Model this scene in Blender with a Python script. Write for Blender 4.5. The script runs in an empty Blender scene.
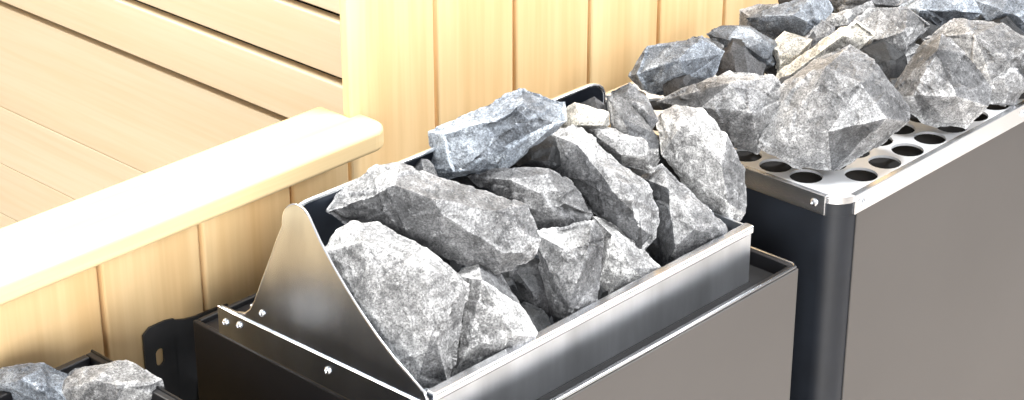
import bpy, bmesh, math, random
from mathutils import Vector, noise, Matrix

sc = bpy.context.scene
sc.view_settings.view_transform = 'Standard'
COL = sc.collection
FLOOR = -0.75

# ------------------------------------------------------------------ camera
f = 2100.0
th = math.radians(25.5); ps = math.radians(43.2)
hd = Vector((math.cos(ps), math.sin(ps), 0)); R = Vector((math.sin(ps), -math.cos(ps), 0))
F = hd*math.cos(th) + Vector((0, 0, -math.sin(th))); U = R.cross(F)
def ray(u, v): return F + R*((u-512)/f) - U*((v-200)/f)
C = -1.6*ray(412, 385)
cam = bpy.data.cameras.new("camera"); camo = bpy.data.objects.new("camera", cam)
COL.objects.link(camo)
cam.sensor_width = 36; cam.lens = f/1024*36; cam.clip_start = 0.05
m = Matrix((R, U, -F)).transposed().to_4x4(); m.translation = C
camo.matrix_world = m
sc.camera = camo

# ------------------------------------------------------------------ materials
def newmat(name):
    mt = bpy.data.materials.new(name); mt.use_nodes = True
    nt = mt.node_tree; nt.nodes.clear()
    out = nt.nodes.new('ShaderNodeOutputMaterial'); b = nt.nodes.new('ShaderNodeBsdfPrincipled')
    nt.links.new(b.outputs[0], out.inputs[0])
    return mt, nt, b
def ramp(nt, src, stops):
    r = nt.nodes.new('ShaderNodeValToRGB')
    while len(r.color_ramp.elements) < len(stops): r.color_ramp.elements.new(0.5)
    for e, (p, c) in zip(r.color_ramp.elements, stops):
        e.position = p; e.color = (*c, 1) if len(c) == 3 else c
    nt.links.new(src, r.inputs[0]); return r
def mix(nt, t, fac, a, b):
    n = nt.nodes.new('ShaderNodeMix'); n.data_type = 'RGBA'; n.blend_type = t
    for i, v in ((0, fac), (6, a), (7, b)):
        if isinstance(v, (int, float)): n.inputs[i].default_value = v
        elif isinstance(v, tuple): n.inputs[i].default_value = (*v, 1)
        else: nt.links.new(v, n.inputs[i])
    return n.outputs[2]
def wood(name, axis, dark, light, scale=14, fine=.92, vary=.75):
    mt, nt, b = newmat(name)
    tc = nt.nodes.new('ShaderNodeTexCoord'); mp = nt.nodes.new('ShaderNodeMapping')
    s = [1, 1, 1]; s[axis] = 0.035; mp.inputs['Scale'].default_value = s
    nt.links.new(tc.outputs['Object'], mp.inputs[0])
    geo = nt.nodes.new('ShaderNodeNewGeometry')
    add = nt.nodes.new('ShaderNodeVectorMath'); add.operation = 'ADD'
    sc_ = nt.nodes.new('ShaderNodeMath'); sc_.operation = 'MULTIPLY'; sc_.inputs[1].default_value = 7.3
    nt.links.new(geo.outputs['Random Per Island'], sc_.inputs[0])
    nt.links.new(mp.outputs[0], add.inputs[0]); nt.links.new(sc_.outputs[0], add.inputs[1])
    n1 = nt.nodes.new('ShaderNodeTexNoise'); n1.inputs['Scale'].default_value = scale; n1.inputs['Detail'].default_value = 5
    n1.inputs['Distortion'].default_value = 0.15
    n2 = nt.nodes.new('ShaderNodeTexNoise'); n2.inputs['Scale'].default_value = scale*9; n2.inputs['Detail'].default_value = 3
    nt.links.new(add.outputs[0], n1.inputs[0]); nt.links.new(add.outputs[0], n2.inputs[0])
    r1 = ramp(nt, n1.outputs[0], [(0.28, dark), (0.68, light)])
    r2 = ramp(nt, n2.outputs[0], [(0.35, (fine, fine*.965, fine*.90)), (0.6, (1, 1, 1))])
    c = mix(nt, 'MULTIPLY', 0.8, r1.outputs[0], r2.outputs[0])
    ri = ramp(nt, geo.outputs['Random Per Island'], [(0, (1, .93, .81)), (.35, (.98, .96, .93)), (0.6, (.95, .90, .83)), (1, (1, 1, 1))])
    c = mix(nt, 'MULTIPLY', vary, c, ri.outputs[0])
    nt.links.new(c, b.inputs['Base Color']); b.inputs['Roughness'].default_value = 0.5
    bp = nt.nodes.new('ShaderNodeBump'); bp.inputs['Strength'].default_value = 0.06; bp.inputs['Distance'].default_value = 0.002
    nt.links.new(n2.outputs[0], bp.inputs['Height']); nt.links.new(bp.outputs[0], b.inputs['Normal'])
    return mt
M_PLANK = wood("pale_wood_planks", 2, (.82, .56, .28), (.93, .74, .45), vary=.8)
M_RAIL = wood("rail_wood", 0, (.73, .53, .27), (.83, .66, .39), fine=.92)
M_SLAT = wood("bench_wood", 1, (.86, .71, .49), (.92, .80, .59), fine=.97, vary=.35)
def plain(name, col, rough, metal=0, coat=0, var=0.0, vs=30, stretch=None):
    mt, nt, b = newmat(name)
    b.inputs['Roughness'].default_value = rough; b.inputs['Metallic'].default_value = metal
    b.inputs['Coat Weight'].default_value = coat
    tc = nt.nodes.new('ShaderNodeTexCoord'); n = nt.nodes.new('ShaderNodeTexNoise')
    n.inputs['Scale'].default_value = vs; n.inputs['Detail'].default_value = 4
    src = tc.outputs['Object']
    if stretch:
        mp = nt.nodes.new('ShaderNodeMapping'); mp.inputs['Scale'].default_value = stretch
        nt.links.new(src, mp.inputs[0]); src = mp.outputs[0]
    nt.links.new(src, n.inputs[0])
    r = ramp(nt, n.outputs[0], [(0.3, tuple(x*(1-var) for x in col)), (0.7, tuple(min(1, x*(1+var)) for x in col))])
    nt.links.new(r.outputs[0], b.inputs['Base Color'])
    return mt, nt, b, n
M_GUARD = plain("cool_brushed_steel", (.62, .66, .72), .27, 1, 0, .18, 30, (1, 1, .25))[0]  # stretched colour noise paints streaky reflections over the brushed finish
M_STEEL = plain("brushed_stainless_steel", (.64, .665, .70), .30, .94, 0, .20, 28, (1, 1, .2))[0]  # streaky reflections put into the brushed steel colour as stretched noise
M_RIM = plain("polished_steel_edge", (.90, .92, .96), .25, 1, 0, .05, 40)[0]
M_LID = plain("satin_steel_lid", (.76, .78, .81), .36, .5, 0, .08, 20)[0]
M_BLACK = plain("black_enamel", (.006, .006, .008), .5, 0, 0, .2)[0]
M_MATTE = plain("matte_black_shade", (.006, .006, .007), .9, 0, 0, .2)[0]  # flat black for plates that stand in for shade
M_DARKREFL = plain("dark_reflection_steel", (.03, .038, .055), .3, .6, 0, .4, 12)[0]  # dark blue reflection painted into the stainless plate's base colour
M_BRACKET = plain("dark_steel", (.09, .093, .10), .42, .5, 0, .15, 30)[0]
M_FRONT = plain("grey_coated_steel", (.115, .108, .104), .38, .45, 0, .05, 5)[0]
M_NAVY = plain("black_enamel_blue_reflection", (.010, .013, .019), .48, 0, .05, .2)[0]  # blue reflection tinted into the black enamel colour
M_FLOOR = plain("beige_floor", (.62, .56, .50), .5, 0, 0, .1, 3)[0]
M_SHADOWWOOD = plain("groove_shade_board", (.20, .075, .018), .8, 0, 0, .2)[0]  # orange-brown shadow of the plank grooves put into the board colour
M_GAPSHADE = plain("gap_shade_board", (.012, .008, .006), .9, 0, 0, .2)[0]  # near black paints deep shade into the gaps between the slats

def stone_mat(name, dark, mid, light, white, thr):
    mt, nt, b = newmat(name)
    tc = nt.nodes.new('ShaderNodeTexCoord'); oi = nt.nodes.new('ShaderNodeObjectInfo')
    add = nt.nodes.new('ShaderNodeVectorMath'); add.operation = 'ADD'
    ml = nt.nodes.new('ShaderNodeMath'); ml.operation = 'MULTIPLY'; ml.inputs[1].default_value = 9
    nt.links.new(oi.outputs['Random'], ml.inputs[0])
    nt.links.new(tc.outputs['Object'], add.inputs[0]); nt.links.new(ml.outputs[0], add.inputs[1])
    def N(s, d, rgh=0.6, dist=0):
        n = nt.nodes.new('ShaderNodeTexNoise'); n.inputs['Scale'].default_value = s; n.inputs['Detail'].default_value = d
        n.inputs['Roughness'].default_value = rgh; n.inputs['Distortion'].default_value = dist
        nt.links.new(add.outputs[0], n.inputs[0]); return n.outputs[0]
    big = N(18, 10, .74, .0); fine = N(540, 6, .85); med = N(105, 10, .88, .0)
    c1 = ramp(nt, big, [(0.35, dark), (0.48, mid), (0.65, light)]).outputs[0]
    f1 = ramp(nt, fine, [(0.40, (.30, .30, .31)), (0.60, (1.55, 1.55, 1.53))]).outputs[0]
    c2 = mix(nt, 'MULTIPLY', 0.95, c1, f1)
    w = ramp(nt, med, [(thr, (0, 0, 0)), (thr+.12, (1, 1, 1))]).outputs[0]
    w2 = ramp(nt, fine, [(0.42, (0.06,)*3), (0.57, (.95, .95, .95))]).outputs[0]
    wm = mix(nt, 'MULTIPLY', 1.0, w, w2)
    c3 = mix(nt, 'MIX', wm, c2, white)
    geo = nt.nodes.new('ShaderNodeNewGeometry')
    pt = ramp(nt, geo.outputs['Pointiness'], [(0.44, (.35,)*3), (0.5, (1,)*3), (0.57, (2.0,)*3)]).outputs[0]  # edges lightened as wear and painted highlight, creases darkened like shade
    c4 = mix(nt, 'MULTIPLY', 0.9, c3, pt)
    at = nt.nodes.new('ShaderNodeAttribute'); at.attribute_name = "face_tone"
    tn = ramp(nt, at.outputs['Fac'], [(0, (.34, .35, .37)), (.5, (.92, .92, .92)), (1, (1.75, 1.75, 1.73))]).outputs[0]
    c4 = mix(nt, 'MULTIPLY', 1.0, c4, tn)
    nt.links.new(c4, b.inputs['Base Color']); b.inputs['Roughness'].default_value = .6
    b.inputs['Specular IOR Level'].default_value = .5
    bp = nt.nodes.new('ShaderNodeBump'); bp.inputs['Strength'].default_value = 0.8; bp.inputs['Distance'].default_value = 0.0016
    med2 = N(150, 8, .8, .0)
    hm = mix(nt, 'MIX', 0.4, med2, fine)
    nt.links.new(hm, bp.inputs['Height']); nt.links.new(bp.outputs[0], b.inputs['Normal'])
    return mt
S = {
 'g': stone_mat("grey_stone", (.052, .053, .057), (.16, .162, .168), (.345, .347, .355), (.76, .76, .77), .54),
 'b': stone_mat("bluish_grey_stone", (.050, .057, .070), (.15, .170, .20), (.33, .365, .41), (.72, .77, .83), .54),
 'l': stone_mat("light_grey_stone", (.085, .085, .088), (.235, .235, .238), (.44, .44, .445), (.84, .84, .84), .51),
 'd': stone_mat("gap_shade_stone", (.010, .011, .013), (.024, .026, .029), (.06, .06, .065), (.18, .18, .18), .70),  # stone colour darkened so the gaps read as deep shade
 't': stone_mat("warm_grey_stone", (.14, .13, .11), (.33, .315, .28), (.53, .51, .46), (.84, .82, .77), .49),
}

# ------------------------------------------------------------------ mesh helpers
def box(bm, x0, x1, y0, y1, z0, z1):
    vs = [bm.verts.new((x, y, z)) for x in (x0, x1) for y in (y0, y1) for z in (z0, z1)]
    for q in ((0,1,3,2),(4,6,7,5),(0,4,5,1),(2,3,7,6),(0,2,6,4),(1,5,7,3)):
        bm.faces.new([vs[i] for i in q])
def obj(name, bm, mat, parent=None, bevel=0, seg=2, smooth=False):
    bmesh.ops.recalc_face_normals(bm, faces=bm.faces[:])
    me = bpy.data.meshes.new(name); bm.to_mesh(me); bm.free()
    me.materials.append(mat)
    o = bpy.data.objects.new(name, me); COL.objects.link(o)
    if bevel:
        md = o.modifiers.new("bevel", 'BEVEL'); md.width = bevel; md.segments = seg; md.limit_method = 'ANGLE'
        md.angle_limit = math.radians(40)
    if smooth:
        for p in me.polygons: p.use_smooth = True
        if smooth == 'auto': me.set_sharp_from_angle(angle=math.radians(35))
    if parent: o.parent = parent; o.matrix_parent_inverse = parent.matrix_world.inverted()
    return o
def empty(name, loc, label, cat, group=None):
    e = bpy.data.objects.new(name, None); e.location = loc; COL.objects.link(e)
    e.empty_display_size = .05
    e["label"] = label; e["category"] = cat
    if group: e["group"] = group
    e.matrix_world = Matrix.Translation(loc)
    return e
def prism(bm, pts, fn, t0, t1):
    a = [bm.verts.new(fn(p[0], p[1], t0)) for p in pts]; c = [bm.verts.new(fn(p[0], p[1], t1)) for p in pts]
    bm.faces.new(a); bm.faces.new(list(reversed(c)))
    for i in range(len(pts)):
        j = (i+1) % len(pts); bm.faces.new((a[j], a[i], c[i], c[j]))
def tube(bm, path, r, n=8):
    rings = []
    for i, p in enumerate(path):
        p = Vector(p); d = (Vector(path[min(i+1, len(path)-1)]) - Vector(path[max(i-1, 0)])).normalized()
        s = d.orthogonal().normalized() if not rings else (s - d*s.dot(d)).normalized()
        t = d.cross(s)
        rings.append([bm.verts.new(p + r*(math.cos(k*2*math.pi/n)*s + math.sin(k*2*math.pi/n)*t)) for k in range(n)])
    for a, c in zip(rings, rings[1:]):
        for k in range(n): bm.faces.new((a[k], a[(k+1) % n], c[(k+1) % n], c[k]))
    bm.faces.new(rings[0]); bm.faces.new(list(reversed(rings[-1])))
def arc(cx, cy, r, a0, a1, n=6):
    return [(cx + r*math.cos(math.radians(a0+(a1-a0)*i/n)), cy + r*math.sin(math.radians(a0+(a1-a0)*i/n))) for i in range(n+1)]
def screw(parent, loc, nrm, r=.0042):
    bm = bmesh.new(); nrm = Vector(nrm)
    prof = [(r, 0), (r, .0008), (r*.8, .0018), (r*.45, .0024), (r*.42, .0014)]
    s = nrm.orthogonal().normalized(); t = nrm.cross(s); rings = []
    for (a, z) in prof:
        rings.append([bm.verts.new(Vector(loc)+nrm*z+a*(math.cos(k*math.pi/8)*s+math.sin(k*math.pi/8)*t)) for k in range(16)])
    for A, B in zip(rings, rings[1:]):
        for k in range(16): bm.faces.new((A[k], A[(k+1) % 16], B[(k+1) % 16], B[k]))
    bm.faces.new(rings[-1])
    return obj("screw", bm, M_RIM, parent)

# ------------------------------------------------------------------ setting
def struct(o): o["kind"] = "structure"; return o
bm = bmesh.new()
box(bm, -1.6, 2.6, -1.6, 2.4, FLOOR-.05, FLOOR); struct(obj("floor", bm, M_FLOOR))
bm = bmesh.new()
low = [-1.15, -1.04, -.93, -.82, -.71, -.6, -.49, -.378, -.267, -.156, -.046, .063, .170, .2425]
for a, c in zip(low, low[1:]): box(bm, a+.0022, c-.0022, .33, .348, FLOOR, .026)
hi = [.2435, .357, .467, .580, .693, .808, .920, 1.032, 1.144, 1.256, 1.368, 1.48, 1.6, 1.71]
for k, (a, c) in enumerate(zip(hi, hi[1:])): box(bm, a+(.0022 if k else 0), c-.0022, .33, .348 if k else .340, FLOOR, .9)
struct(obj("wall_back", bm, M_PLANK, bevel=.0024, seg=2))
bm = bmesh.new()
box(bm, -1.15, .2425, .3485, .352, FLOOR, .026); box(bm, .352, 1.71, .3485, .354, FLOOR, .9)
struct(obj("wall_backing", bm, M_SHADOWWOOD))
bm = bmesh.new()
zs = [FLOOR, -.66, -.567, -.464, -.289]
for a, c in zip(zs, zs[1:]): box(bm, .700, .716, .36, 2.3, a+.0006, c-.0006)
struct(obj("wall_inner", bm, M_SLAT, bevel=.0010))
bm = bmesh.new(); box(bm, .722, .735, .36, 2.3, FLOOR, .9); struct(obj("wall_inner_backing", bm, M_GAPSHADE))
bm = bmesh.new()
z = -.277
while z < .5:
    box(bm, .694, .712, .362, 2.29, z, z+.0755); z += .0865
o = obj("slatted_backrest", bm, M_SLAT, bevel=.002)
o["label"] = "pale wooden backrest of horizontal slats inside the sauna cabin"; o["category"] = "backrest"
for y in (.6, 1.3, 2.0):
    bm = bmesh.new(); box(bm, .712, .7215, y, y+.05, -.277, .5)
    obj("support_batten", bm, M_GAPSHADE, o)

bm = bmesh.new()
pts = [(-1.15, .285)] + arc(.256-.022, .285+.022, .022, -90, 0, 8) + [(.256, .3295), (.243, .3295), (.243, .370), (-1.15, .370)]
prism(bm, pts, lambda a, b_, t: (a, b_, t), .0290, .0500)
o = obj("wooden_rail", bm, M_RAIL, bevel=.0045, seg=5)
o["label"] = "pale yellow wooden cap rail with rounded end on the half wall"; o["category"] = "rail"

# ------------------------------------------------------------------ heaters
def small_heater(dx, label, full=True):
    X0, X1, Y0, Y1, ZT = 0.0, .435, -.045, .268, -.045
    root = empty("sauna_heater", (dx+.2175, .11, FLOOR), label, "sauna heater", "sauna heaters along the wall")
    t = .005 if full else .007
    bm = bmesh.new()
    box(bm, dx+X0, dx+X0+t, Y0, Y1, FLOOR, ZT); box(bm, dx+X1-t, dx+X1, Y0, Y1, FLOOR, ZT)
    box(bm, dx+X0+t, dx+X1-t, Y0, Y0+t, FLOOR, ZT); box(bm, dx+X0+t, dx+X1-t, Y1-t, Y1, FLOOR, ZT)
    fz = -.30 if full else -.115
    box(bm, dx+X0+t, dx+X1-t, Y0+t, Y1-t, fz, fz+.005)
    if full: box(bm, dx+X0+t, dx+X1-t, .215, Y1-t, ZT-.008, ZT-.004)
    obj("body", bm, M_BLACK, root, bevel=.0012)
    bm = bmesh.new(); box(bm, dx+X0+.004, dx+X1-.0005, Y0-.003, Y0, FLOOR+.02, ZT-.002)
    obj("front_panel", bm, M_FRONT, root, bevel=.001)["label"] = "grey front panel"
    bm = bmesh.new(); tube(bm, [(dx+X0+.004, Y0-.001, ZT), (dx+X1-.003, Y0-.001, ZT), (dx+X1, Y0+.004, ZT), (dx+X1, Y1, ZT)], .0014)
    obj("edge_trim", bm, M_RIM if full else M_BLACK, root, smooth=True)
    if not full: return root
    a0, a1, b0, b1, zt = .004, .403, -.017, .195, -.004
    bm = bmesh.new(); s = .0025
    box(bm, dx+a0, dx+a1, b0, b0+s, -.12, zt); box(bm, dx+a0, dx+a1, b1-s, b1, -.12, zt)
    box(bm, dx+a0, dx+a0+s, b0+s, b1-s, -.12, zt); box(bm, dx+a1-s, dx+a1, b0+s, b1-s, -.12, zt)
    box(bm, dx+a0+s, dx+a1-s, b0+s, b1-s, -.12, -.117)
    obj("stone_tray", bm, M_STEEL, root, bevel=.0008)["label"] = "stainless steel stone tray"
    bm = bmesh.new(); box(bm, dx+a0, dx+a1, b0-.003, b0+.007, zt-.006, zt+.002)
    obj("tray_rim", bm, M_RIM, root, bevel=.0018, seg=3)["label"] = "thick folded steel rim"
    bm = bmesh.new(); box(bm, dx+X0+t, dx+X1-t, Y0+t, b0-.0005, -.062, -.059); box(bm, dx+a1+.0005, dx+X1-t, b0-.0005, .20, -.062, -.059)
    obj("channel_shade_plate", bm, M_MATTE, root)["label"] = "matte black plate standing in for shade between tray and casing"  # black plate paints the shade of the open channel
    def guard(gx, zs_):
        prof = [(-.018, -.036), (.226, -.036), (.226, -.014), (.204, -.013), (.194, -.010), (.186, -.003), (.180, .008), (.172, .027), (.162, .051), (.155, .069), (.149, .083)]
        prof += arc(.1325, .0880, .0170, -5, 142, 10)[0:] + [(.105, .083), (.090, .069), (.074, .0555), (.056, .0415), (.037, .028), (.018, .0165), (.000, .0075), (-.014, .000), (-.018, -.006)]
        prof = [(a, c*zs_ if c > 0 else c) for a, c in prof]
        sg = 1 if gx < .1 else -1
        if sg < 0: prof = [(max(a, .004+.0004*i), c) for i, (a, c) in enumerate(prof)]
        def bowx(c): return .010*max(0, c/.106)**1.5*sg
        def bow(a, c, tt): return (dx+tt+bowx(c), a, c)
        bm = bmesh.new(); vs = [bm.verts.new((dx+gx, a, c)) for a, c in prof]; bm.faces.new(vs)
        for zc in [.003+k*.007 for k in range(0, 15)]:
            bmesh.ops.bisect_plane(bm, geom=bm.verts[:]+bm.edges[:]+bm.faces[:], plane_co=(0, 0, zc), plane_no=(0, 0, 1))
        for v in bm.verts: v.co.x += bowx(v.co.z)
        r_ = bmesh.ops.extrude_face_region(bm, geom=bm.faces[:])
        bmesh.ops.translate(bm, verts=[g for g in r_['geom'] if isinstance(g, bmesh.types.BMVert)], vec=(.0018, 0, 0))
        obj("side_guard", bm, M_GUARD, root, smooth='auto')["label"] = "bent stainless steel side guard"
        bm = bmesh.new(); path = [bow(a, c, gx+.001) for a, c in prof[3:-3 if sg < 0 else None]]
        tube(bm, path, .0012); obj("guard_edge", bm, M_RIM, root, smooth=True)
    guard(-.002, 1.0); guard(.388, .25)
    bm = bmesh.new(); prism(bm, [(-.019, -.040), (.228, -.040), (.228, -.014), (.205, -.0145), (-.019, -.009)], lambda a, c, tt: (dx+tt, a, c), -.0038, -.0022)
    obj("mounting_strip", bm, M_GUARD, root, bevel=.0006)["label"] = "narrow riveted steel strip along the guard base"
    def bp(x, s_): return (dx+x, .190-.050*s_, -.06+.160*s_)
    pts = [(.001, 0), (.394, 0), (.394, .78)] + [(.394-.034*(1-math.cos(math.radians(q))), .78+.20*math.sin(math.radians(q))) for q in (15, 30, 45, 60, 75, 90)] + [(.001+.022, 1.0), (.009, .97)]
    bm = bmesh.new(); prism(bm, pts, lambda a, c, tt: tuple(Vector(bp(a, c))+Vector((0, tt, 0))), 0, .002)
    obj("back_plate", bm, M_DARKREFL, root)["label"] = "slanted back plate with dark painted-in reflection and rounded corner"
    bm = bmesh.new(); tube(bm, [tuple(Vector(bp(a, c))+Vector((0, .001, .0005))) for a, c in pts[2:]], .0020)
    obj("back_plate_edge", bm, M_RIM, root, smooth=True)
    for (y, z) in ((.218, -.026), (.200, -.022), (.092, -.022), (.008, -.022)):
        screw(root, (dx-.0038, y, z), (-1, 0, 0), .0032)
    screw(root, (dx-.002, .172, -.001), (-1, 0, 0), .0028)
    # wall bracket with slotted hole
    bm = bmesh.new(); N = 24
    hc = (.006, -.106); ol = []; hl = []
    x0, x1, z0 = -.010, .024, -.168
    for k in range(N):
        a = 2*math.pi*k/N; c_, s_ = math.cos(a), math.sin(a)
        hl.append((hc[0]+.0045*c_, hc[1]+.0045*s_+(.004 if s_ > 0.01 else (-.004 if s_ < -.01 else 0))))
        mm = 1e9
        for (n_, lim) in ((c_, x1-hc[0]), (-c_, hc[0]-x0), (s_, -.073-hc[1]), (-s_, hc[1]-z0)):
            if n_ > 1e-6: mm = min(mm, lim/n_)
        ol.append((hc[0]+c_*mm, hc[1]+s_*mm))
    for yy in (.3265, .3285):
        O_ = [bm.verts.new((dx+p[0], yy, p[1])) for p in ol]; H_ = [bm.verts.new((dx+p[0], yy, p[1])) for p in hl]
        for k in range(N): bm.faces.new((O_[k], O_[(k+1) % N], H_[(k+1) % N], H_[k]))
        if yy < .327: O1, H1 = O_, H_
    for k in range(N):
        l = (k+1) % N
        bm.faces.new((O1[k], O1[l], O_[l], O_[k])); bm.faces.new((H1[k], H1[l], H_[l], H_[k]))
    wing = [(x1-.0005, z0), (x1-.0005, -.076), (.036, -.080), (.048, -.082), (.062, -.082), (.085, -.084), (.085, z0)]
    prism(bm, wing, lambda a, c, tt: (dx+a, tt, c), .3265, .3285)
    box(bm, dx+.045, dx+.085, .2685, .3265, -.150, -.147)
    obj("wall_bracket", bm, M_BRACKET, root)["label"] = "dark metal mounting bracket with slotted hole"
    return root
small_heater(0.0, "black sauna heater with stainless tray heaped with grey stones")
hl_ = small_heater(-.525, "black sauna heater with thin black rim around pale stones", full=False)
hl_.location.y += .020

def large_heater():
    X0, X1, Y0, Y1 = .490, 1.15, -.052, .272
    ch = .024
    root = empty("sauna_heater", ((X0+X1)/2, .11, FLOOR), "large dark sauna heater with perforated steel top and stone heap", "sauna heater", "sauna heaters along the wall")
    i_ = .005
    def outline(i):
        r_ = ch-i
        return (arc(X0+ch, Y0+ch, r_, 180, 270, 8) + arc(X1-ch, Y0+ch, r_, 270, 360, 8) + [(X1-i, Y1-i), (X0+i, Y1-i)])
    body = outline(.0015)
    bm = bmesh.new(); prism(bm, body, lambda a, c, t: (a, c, t), FLOOR, -.02)
    c1 = arc(X0+ch, Y0+ch, ch-.0015, 180, 270, 8)
    A = [[bm.verts.new((p[0], p[1], z)) for p in c1] for z in (-.0199, -.0012)]
    for k in range(8): bm.faces.new((A[0][k], A[0][k+1], A[1][k+1], A[1][k]))
    obj("body", bm, M_NAVY, root, smooth='auto')
    bm = bmesh.new(); prism(bm, outline(.007), lambda a, c, t: (a, c, t), -.0198, -.0185)
    obj("hole_shade_plate", bm, M_MATTE, root)["label"] = "matte black plate standing in for shade under the holes"  # black sheet added so the holes look like dark interior
    bm = bmesh.new(); box(bm, X0+ch+.002, X1-ch-.004, Y0, Y0+.0018, FLOOR+.02, -.012)
    obj("front_panel", bm, M_FRONT, root, bevel=.0006)["label"] = "grey front panel"
    zz = (-.0190, .0006)
    for bx in ((X0-.0005, X0+i_, Y0+ch-.006, Y1), (X0+ch-.004, X1-ch+.002, Y0-.0012, Y0+i_), (X1-i_, X1+.0005, Y0+ch-.004, Y1), (X0+i_, X1-i_, Y1-i_, Y1)):
        bm = bmesh.new(); box(bm, *bx, *zz)
        obj("rim_strip", bm, M_RIM, root, bevel=.0006)["label"] = "riveted stainless steel rim strip"
    bm = bmesh.new(); cA = arc(X0+ch, Y0+ch, ch, 180, 270, 10)
    A = [[bm.verts.new((p[0], p[1], z)) for p in cA] for z in (-.0065, 0)]
    for k in range(10): bm.faces.new((A[0][k], A[0][k+1], A[1][k+1], A[1][k]))
    obj("corner_flange", bm, M_RIM, root, smooth='auto')["label"] = "thin folded steel edge round the corner"
    bm = bmesh.new()
    nx = 17; ny = 9; rh = .0155
    xs0, ys0 = X0+i_, Y0+i_
    wx = (X1-X0-2*i_)/nx; wy = (Y1-Y0-2*i_)/ny
    N = 20
    for i in range(nx):
        for j in range(ny):
            cx = xs0+(i+.5)*wx; cy = ys0+(j+.5)*wy
            sx, sy = wx/2, wy/2
            if (i in (0, nx-1)) and j == 0:
                r_ = ch
                if i == 0: v = arc(X0+ch, Y0+ch, r_, 180, 270, 10) + [(cx+sx, Y0), (cx+sx, cy+sy), (X0, cy+sy)]
                else: v = arc(X1-ch, Y0+ch, r_, 270, 360, 8) + [(X1, cy+sy), (cx-sx, cy+sy), (cx-sx, Y0)]
                bm.faces.new([bm.verts.new((a, c, 0)) for a, c in v])
                continue
            def sq(k):
                a = 2*math.pi*k/N; c_, s_ = math.cos(a), math.sin(a); mm = max(abs(c_), abs(s_))
                return (cx+sx*c_/mm, cy+sy*s_/mm)
            o_ = [bm.verts.new((*sq(k), 0)) for k in range(N)]
            h_ = [bm.verts.new((cx+rh*math.cos(2*math.pi*k/N), cy+rh*math.sin(2*math.pi*k/N), 0)) for k in range(N)]
            d_ = [bm.verts.new((v.co.x, v.co.y, -.0025)) for v in h_]
            for k in range(N):
                l = (k+1) % N
                bm.faces.new((h_[k], h_[l], d_[l], d_[k]))
                q1, q2 = o_[k].co, o_[l].co
                on1 = (abs(abs(q1.x-cx)-sx) < 1e-6, abs(abs(q1.y-cy)-sy) < 1e-6)
                on2 = (abs(abs(q2.x-cx)-sx) < 1e-6, abs(abs(q2.y-cy)-sy) < 1e-6)
                if (on1[0] and on2[0]) or (on1[1] and on2[1]):
                    bm.faces.new((o_[k], o_[l], h_[l], h_[k]))
                else:
                    am = 2*math.pi*(k+.5)/N
                    cn = bm.verts.new((cx+math.copysign(sx, math.cos(am)), cy+math.copysign(sy, math.sin(am)), 0))
                    bm.faces.new((o_[k], cn, o_[l], h_[l], h_[k]))
    bmesh.ops.remove_doubles(bm, verts=bm.verts[:], dist=1e-5)
    obj("perforated_lid", bm, M_LID, root)["label"] = "steel lid with rows of round holes"
    for x in (X0+ch+.006, .80): screw(root, (x, Y0-.0012, -.0090), (0, -1, 0), .0038)
    screw(root, (X0-.0005, Y0+ch+.006, -.0090), (-1, 0, 0), .0038)
    return root
large_heater()

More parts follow.
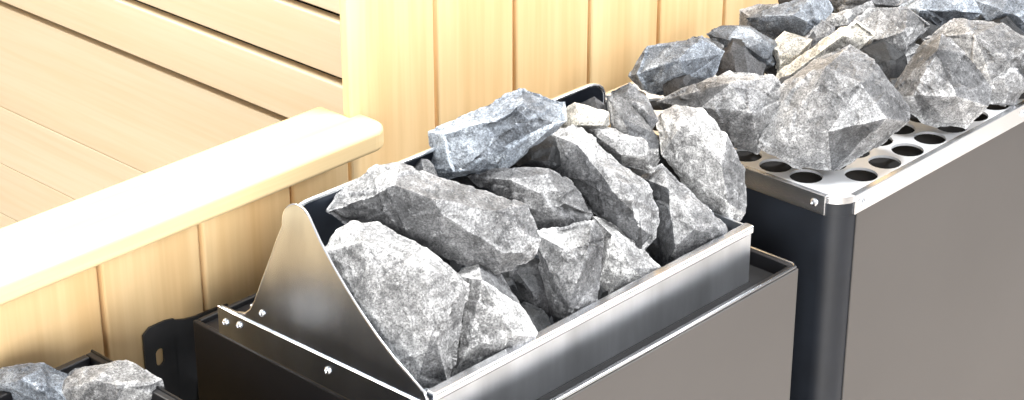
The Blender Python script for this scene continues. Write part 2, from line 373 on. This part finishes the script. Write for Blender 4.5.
# ------------------------------------------------------------------ stones
KIND = {'g': "grey", 'b': "bluish grey", 'l': "light grey", 'd': "shade-darkened grey", 't': "warm light grey"}
def plane_hit(u, v, heap):
    r = ray(u, v); n, k = heap
    return (k - n.dot(C))/n.dot(r)
def heapplane(y0, z0, slope):
    n = Vector((0, -slope, 1)); return (n, z0 - slope*y0)
def stone(heap, outline, tone, place, group, inner=None, dz=0.0, thick=.42, seed=None, grow=1.04, solid=False):
    rg = random.Random(seed if seed is not None else int(outline[0][0]*31+outline[0][1]*17))
    cx = sum(p[0] for p in outline)/len(outline); cy = sum(p[1] for p in outline)/len(outline)
    t = plane_hit(cx, cy, heap)
    px = t/f
    best = 1e9
    for k in range(12):
        a = math.pi*k/12; d = [p[0]*math.cos(a)+p[1]*math.sin(a) for p in outline]
        best = min(best, max(d)-min(d))
    h = thick*best*px
    t += h*.25 + dz
    P = lambda u, v, rel: C + ray(u, v)*(t-rel)
    pts = []
    for i, (u, v) in enumerate(outline):
        q = rg.uniform(-.3, .3)
        pts.append(P(cx+(u-cx)*grow, cy+(v-cy)*grow, q*h))
        if rg.random() < .25 and not solid:
            g2 = rg.uniform(.8, .95)
            pts.append(P(cx+(u-cx)*g2, cy+(v-cy)*g2, (q+rg.uniform(.45, .8))*h))
    for k in range(4):
        u, v = outline[int(k*len(outline)/4+rg.random()) % len(outline)]
        pts.append(P(cx+(u-cx)*.75, cy+(v-cy)*.75, -h*rg.uniform(.6, .85)))
    own = inner is not None
    if inner is None:
        inner = []
        for k in range(2):
            q = outline[int((k+rg.random()*.6)*len(outline)/2) % len(outline)]
            s = rg.uniform(.2, .55); inner.append((cx+(q[0]-cx)*s, cy+(q[1]-cy)*s, rg.uniform(.8, 1.0)))
    for (u, v, s) in inner: pts.append(P(u, v, s*h*(1.0 if solid else 1.25)))
    cen = sum(pts, Vector())/len(pts)
    bm = bmesh.new()
    for p in pts: bm.verts.new(p-cen)
    r = bmesh.ops.convex_hull(bm, input=bm.verts[:])
    bmesh.ops.delete(bm, geom=[g for g in r['geom_interior'] if isinstance(g, bmesh.types.BMVert)], context='VERTS')
    bmesh.ops.dissolve_limit(bm, angle_limit=.30, verts=bm.verts[:], edges=bm.edges[:])
    def cut(n, frac):
        ds = [n.dot(v.co) for v in bm.verts]; d = max(ds)*frac
        g = bm.verts[:]+bm.edges[:]+bm.faces[:]
        rr_ = bmesh.ops.bisect_plane(bm, geom=g, plane_co=n*d, plane_no=n, clear_outer=True)
        es = [e for e in rr_['geom_cut'] if isinstance(e, bmesh.types.BMEdge)]
        if len(es) > 2: bmesh.ops.contextual_create(bm, geom=es)
    if not solid:
        for k in range(2 if own else 3):
            a = rg.uniform(0, 6.283); lat = R*math.cos(a)+U*math.sin(a)
            n = (-F*rg.uniform(.6, 1.0) + lat*rg.uniform(.2, .7 if own else .9)).normalized()
            cut(n, rg.uniform(.78, .90))
    if not own:
        n = Vector((rg.gauss(0, 1), rg.gauss(0, 1), rg.gauss(0, 1))).normalized()
        cut(n, rg.uniform(.84, .93))
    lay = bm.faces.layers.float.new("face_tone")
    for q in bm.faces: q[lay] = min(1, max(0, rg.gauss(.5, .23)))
    bmesh.ops.triangulate(bm, faces=bm.faces[:])
    L = .0032
    for _ in range(7):
        es = [e for e in bm.edges if e.calc_length() > L]
        if not es: break
        bmesh.ops.subdivide_edges(bm, edges=es, cuts=1, use_grid_fill=False)
        bmesh.ops.triangulate(bm, faces=[q for q in bm.faces if len(q.verts) > 3])
    bmesh.ops.remove_doubles(bm, verts=bm.verts[:], dist=.0003)
    size = max(v.co.length for v in bm.verts)
    bm.normal_update()
    off = Vector((rg.random()*50, rg.random()*50, rg.random()*50))
    a0 = min(1.0, size/.06)
    steps = []
    for k in range(2):
        n = Vector((rg.gauss(0, 1), rg.gauss(0, 1), rg.gauss(0, 1))).normalized()
        fc = (-F + Vector((rg.gauss(0, .5), rg.gauss(0, .5), rg.gauss(0, .5)))).normalized()
        steps.append((n, rg.uniform(.1, .5)*size, fc, rg.uniform(.0016, .0032)*a0))
    new = []
    for v in bm.verts:
        p = v.co
        d = 0
        for sc_, amp, lim in ((24, .085, .0011), (75, .14, .0007)):
            q = p*sc_ + off + noise.noise_vector(p*50+off)*.03
            dist, cell = noise.voronoi(q)
            c0 = cell[0]
            g = noise.cell_vector(c0*13.7)
            g = Vector((g[0]-.5, g[1]-.5, g[2]-.5))*2
            d += max(-lim, min(lim, g.dot(q-c0)/sc_*amp))*a0
        d += noise.fractal(p*170+off, .8, 2, 4)*.00042
        for n, dd, fc, amp in steps:
            wob = noise.noise(p*40+off)*.004*a0
            s_ = min(1, max(0, (p.dot(n)+wob-dd)/.0018))
            al = min(1, max(0, (v.normal.dot(fc)-.25)*3))
            d -= amp*s_*al
        new.append(v.co + v.normal*d)
    for v, c in zip(bm.verts, new): v.co = c
    me = bpy.data.meshes.new("sauna_stone"); bmesh.ops.recalc_face_normals(bm, faces=bm.faces[:]); bm.to_mesh(me); bm.free()
    for p in me.polygons: p.use_smooth = True
    me.set_sharp_from_angle(angle=math.radians(26))
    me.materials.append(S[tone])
    o = bpy.data.objects.new("sauna_stone", me); o.location = cen; COL.objects.link(o)
    big = best*px > .05
    o["label"] = "%s %s rough angular stone %s" % ("large" if big else "small", KIND[tone], place)
    o["category"] = "stone"; o["group"] = group
    return o
def filler(heap, cx, cy, r, tone, place, group, dz, seed):
    rg = random.Random(seed); n = 7
    e = rg.uniform(.7, 1); a0 = rg.random()*3
    ol = []
    for k in range(n):
        a = 2*math.pi*k/n + rg.uniform(-.25, .25); rr_ = r*rg.uniform(.9, 1.15)
        x, y = rr_*math.cos(a), rr_*e*math.sin(a)
        ol.append((cx+x*math.cos(a0)-y*math.sin(a0), cy+x*math.sin(a0)+y*math.cos(a0)))
    stone(heap, ol, tone, place, group, None, dz, seed=seed)

HM = heapplane(-.012, .0, .92)
PM, GM = "heaped in the steel tray", "stones in the steel tray"
mid = [
 ('l', [(338,232),(352,224),(378,223),(422,248),(468,284),(466,325),(448,384),(415,388),(360,330),(326,290),(322,255)], [(362,242,.7),(425,268,.9),(432,330,.95),(375,315,.8)], .022, 1),
 ('g', [(330,212),(345,190),(380,168),(402,166),(470,186),(522,205),(536,238),(530,257),(490,271),(410,237),(345,224)], [(395,185,.8),(480,215,1),(508,245,.7)], -.006, 0),
 ('l', [(456,278),(478,262),(502,278),(520,305),(542,337),(532,360),(476,390),(444,390),(450,330)], [(482,280,.9),(514,335,.9),(470,345,.8)], .018, 1),
 ('b', [(432,132),(470,115),(520,90),(562,103),(564,122),(505,167),(450,178),(435,172)], [(450,135,.8),(525,112,1)], 0, 0),
 ('g', [(472,178),(500,169),(548,171),(574,186),(591,213),(580,236),(558,238),(515,213)], [(510,180,.8),(565,205,1)], .004, 0),
 ('g', [(532,232),(560,238),(594,220),(603,240),(598,300),(576,334),(558,338),(544,290)], [(562,248,.8),(590,243,.9),(568,308,.9)], .004, 1),
 ('g', [(552,135),(575,124),(612,150),(647,185),(657,212),(655,236),(640,256),(585,205),(555,165)], [(578,145,.9),(625,185,1),(640,225,.8)], -.006, 1),
 ('l', [(594,218),(609,221),(640,245),(660,268),(654,288),(618,308),(592,314)], [(612,235,.9),(632,268,1)], .026, 1),
 ('g', [(640,178),(662,166),(694,195),(726,228),(720,246),(682,276),(656,284),(648,215)], [(668,188,.9),(698,226,1),(675,248,.8)], .026, 1),
 ('l', [(655,118),(677,107),(702,111),(727,135),(743,170),(744,212),(730,228),(700,208),(662,155)], [(685,122,.9),(722,165,1),(728,203,.8)], .014, 1),
 ('l', [(575,120),(600,124),(642,140),(662,160),(650,171),(622,165),(590,145)], None, .008, 0),
 ('t', [(555,115),(575,104),(607,112),(612,125),(580,135),(557,128)], None, .012, 0),
 ('g', [(611,92),(630,84),(648,98),(658,120),(650,131),(625,120)], None, .005, 0),
 ('l', [(606,97),(622,97),(656,135),(661,158),(650,166),(632,155),(610,125)], None, 0, 0),
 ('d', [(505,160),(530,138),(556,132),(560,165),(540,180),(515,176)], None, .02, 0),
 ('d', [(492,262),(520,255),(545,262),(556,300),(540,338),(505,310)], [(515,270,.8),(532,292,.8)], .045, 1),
]
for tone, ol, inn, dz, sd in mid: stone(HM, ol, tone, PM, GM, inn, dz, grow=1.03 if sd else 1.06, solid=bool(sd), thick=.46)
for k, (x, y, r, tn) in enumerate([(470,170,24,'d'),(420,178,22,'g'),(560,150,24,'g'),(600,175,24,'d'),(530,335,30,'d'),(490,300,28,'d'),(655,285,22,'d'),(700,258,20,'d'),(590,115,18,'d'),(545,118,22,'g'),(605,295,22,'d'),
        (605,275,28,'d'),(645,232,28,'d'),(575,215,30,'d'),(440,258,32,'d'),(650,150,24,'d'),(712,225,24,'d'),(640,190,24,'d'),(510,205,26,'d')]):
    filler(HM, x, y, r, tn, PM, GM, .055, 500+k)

HR = heapplane(0, .045, .18)
PR, GR = "heaped on the perforated heater", "stones on the perforated heater"
right = [
 ('b', [(633,75),(650,48),(680,45),(700,38),(722,52),(715,72),(690,90),(655,97)], None, 0, 0),
 ('b', [(708,35),(722,26),(750,28),(777,45),(772,65),(740,73)], None, 0, 0),
 ('g', [(656,102),(700,82),(730,72),(772,75),(792,95),(784,132),(757,154),(713,141),(678,123)], [(730,84,.9),(752,112,.9),(700,108,.7)], 0, 1),
 ('g', [(760,146),(783,86),(815,60),(850,46),(878,66),(906,107),(908,122),(880,144),(832,170),(795,166)], [(826,66,.7),(862,84,.9),(886,118,.9),(828,132,1.05),(790,126,.7)], -.028, 1),
 ('g', [(885,98),(905,75),(922,44),(942,34),(966,55),(990,87),(988,106),(965,128),(925,123)], [(938,48,.7),(956,96,1),(912,96,.8)], -.02, 1),
 ('t', [(773,88),(780,70),(815,45),(857,19),(874,35),(850,55),(785,93)], [(790,75,.9),(850,30,1)], -.02, 0),
 ('b', [(748,18),(775,2),(812,-6),(834,5),(828,29),(800,41),(765,32)], None, -.01, 0),
 ('l', [(818,22),(850,7),(870,2),(880,16),(860,29),(835,39)], None, -.02, 0),
 ('g', [(845,30),(870,9),(907,8),(930,26),(912,49),(890,69),(862,58)], None, -.01, 0),
 ('b', [(900,8),(930,-11),(967,-8),(979,13),(955,29),(915,30)], None, -.02, 0),
 ('l', [(925,40),(955,19),(1002,24),(1032,45),(1032,82),(1005,106),(985,102),(955,65)], [(975,35,.9),(1010,62,1),(995,90,.8)], 0, 1),
 ('b', [(970,-5),(1010,-12),(1047,0),(1048,29),(1010,37),(982,24)], None, -.02, 0),
 ('t', [(768,48),(785,33),(812,40),(802,63),(778,72)], None, .0, 0),
 ('g', [(825,-2),(850,-22),(890,-20),(902,2),(865,13),(840,14)], None, -.01, 0),
 ('g', [(1012,62),(1050,40),(1075,55),(1065,85),(1030,92)], None, 0, 0),
]
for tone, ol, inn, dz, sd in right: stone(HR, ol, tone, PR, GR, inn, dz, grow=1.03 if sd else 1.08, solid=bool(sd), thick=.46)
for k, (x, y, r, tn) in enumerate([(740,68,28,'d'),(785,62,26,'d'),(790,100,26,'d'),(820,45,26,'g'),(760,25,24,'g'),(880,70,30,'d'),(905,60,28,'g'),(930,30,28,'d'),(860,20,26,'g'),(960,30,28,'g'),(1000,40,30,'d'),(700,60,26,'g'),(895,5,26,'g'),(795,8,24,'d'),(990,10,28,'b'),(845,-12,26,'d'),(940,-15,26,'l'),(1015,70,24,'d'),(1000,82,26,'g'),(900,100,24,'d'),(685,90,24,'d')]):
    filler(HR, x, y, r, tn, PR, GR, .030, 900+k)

HL = heapplane(0, -.050, 0.0)
left = [
 ('b', [(-20,392),(5,370),(42,365),(68,378),(68,402),(30,422),(-15,418)], [(20,380,1),(48,390,.9)], 0),
 ('l', [(54,395),(80,373),(124,364),(156,381),(166,400),(120,424),(66,418)], [(95,380,.9),(138,390,.9)], 0),
 ('g', [(40,376),(68,364),(94,368),(100,388),(62,396)], None, .015),
 ('d', [(-20,415),(30,410),(70,415),(60,440),(0,440)], None, .01),
]
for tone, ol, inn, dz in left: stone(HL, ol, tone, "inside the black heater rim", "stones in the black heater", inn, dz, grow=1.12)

# ------------------------------------------------------------------ light
w = bpy.data.worlds.new("world"); sc.world = w; w.use_nodes = True
nt = w.node_tree; bg = nt.nodes['Background']
tc = nt.nodes.new('ShaderNodeTexCoord'); sp = nt.nodes.new('ShaderNodeSeparateXYZ')
nt.links.new(tc.outputs['Generated'], sp.inputs[0])
r = nt.nodes.new('ShaderNodeMapRange'); r.inputs[1].default_value = -1; r.inputs[2].default_value = 1
nt.links.new(sp.outputs[2], r.inputs[0])
rp = ramp(nt, r.outputs[0], [(0.42, (.34, .33, .32)), (0.60, (.80, .82, .87)), (1, (1, 1, 1))])
nt.links.new(rp.outputs[0], bg.inputs[0]); bg.inputs[1].default_value = .76
def area(name, loc, target, size, power, col=(1, 1, 1)):
    l = bpy.data.lights.new(name, 'AREA'); l.size = size; l.energy = power; l.color = col; l.shape = 'SQUARE'
    o = bpy.data.objects.new(name, l); o.location = loc; COL.objects.link(o)
    o.rotation_euler = (Vector(target)-Vector(loc)).to_track_quat('-Z', 'Y').to_euler()
    return o
area("ceiling_light", (.5, -.25, 2.3), (.4, .1, 0), .3, 78, (1, .995, .98))
area("window_light", (2.2, -1.9, 1.4), (.3, .2, -.1), .7, 88, (.98, .985, 1))
area("fill_light", (-1.8, -1.8, .3), (-.2, .33, -.2), 1.4, 105, (1, .99, .97))  # added fill with no source in view, brightens boards under the rail
area("cabin_fill", (-.1, 1.3, 1.5), (.7, 1.0, -.3), .8, 46, (1, .975, .92))  # added unseen lamp that brightens the slats behind the wall
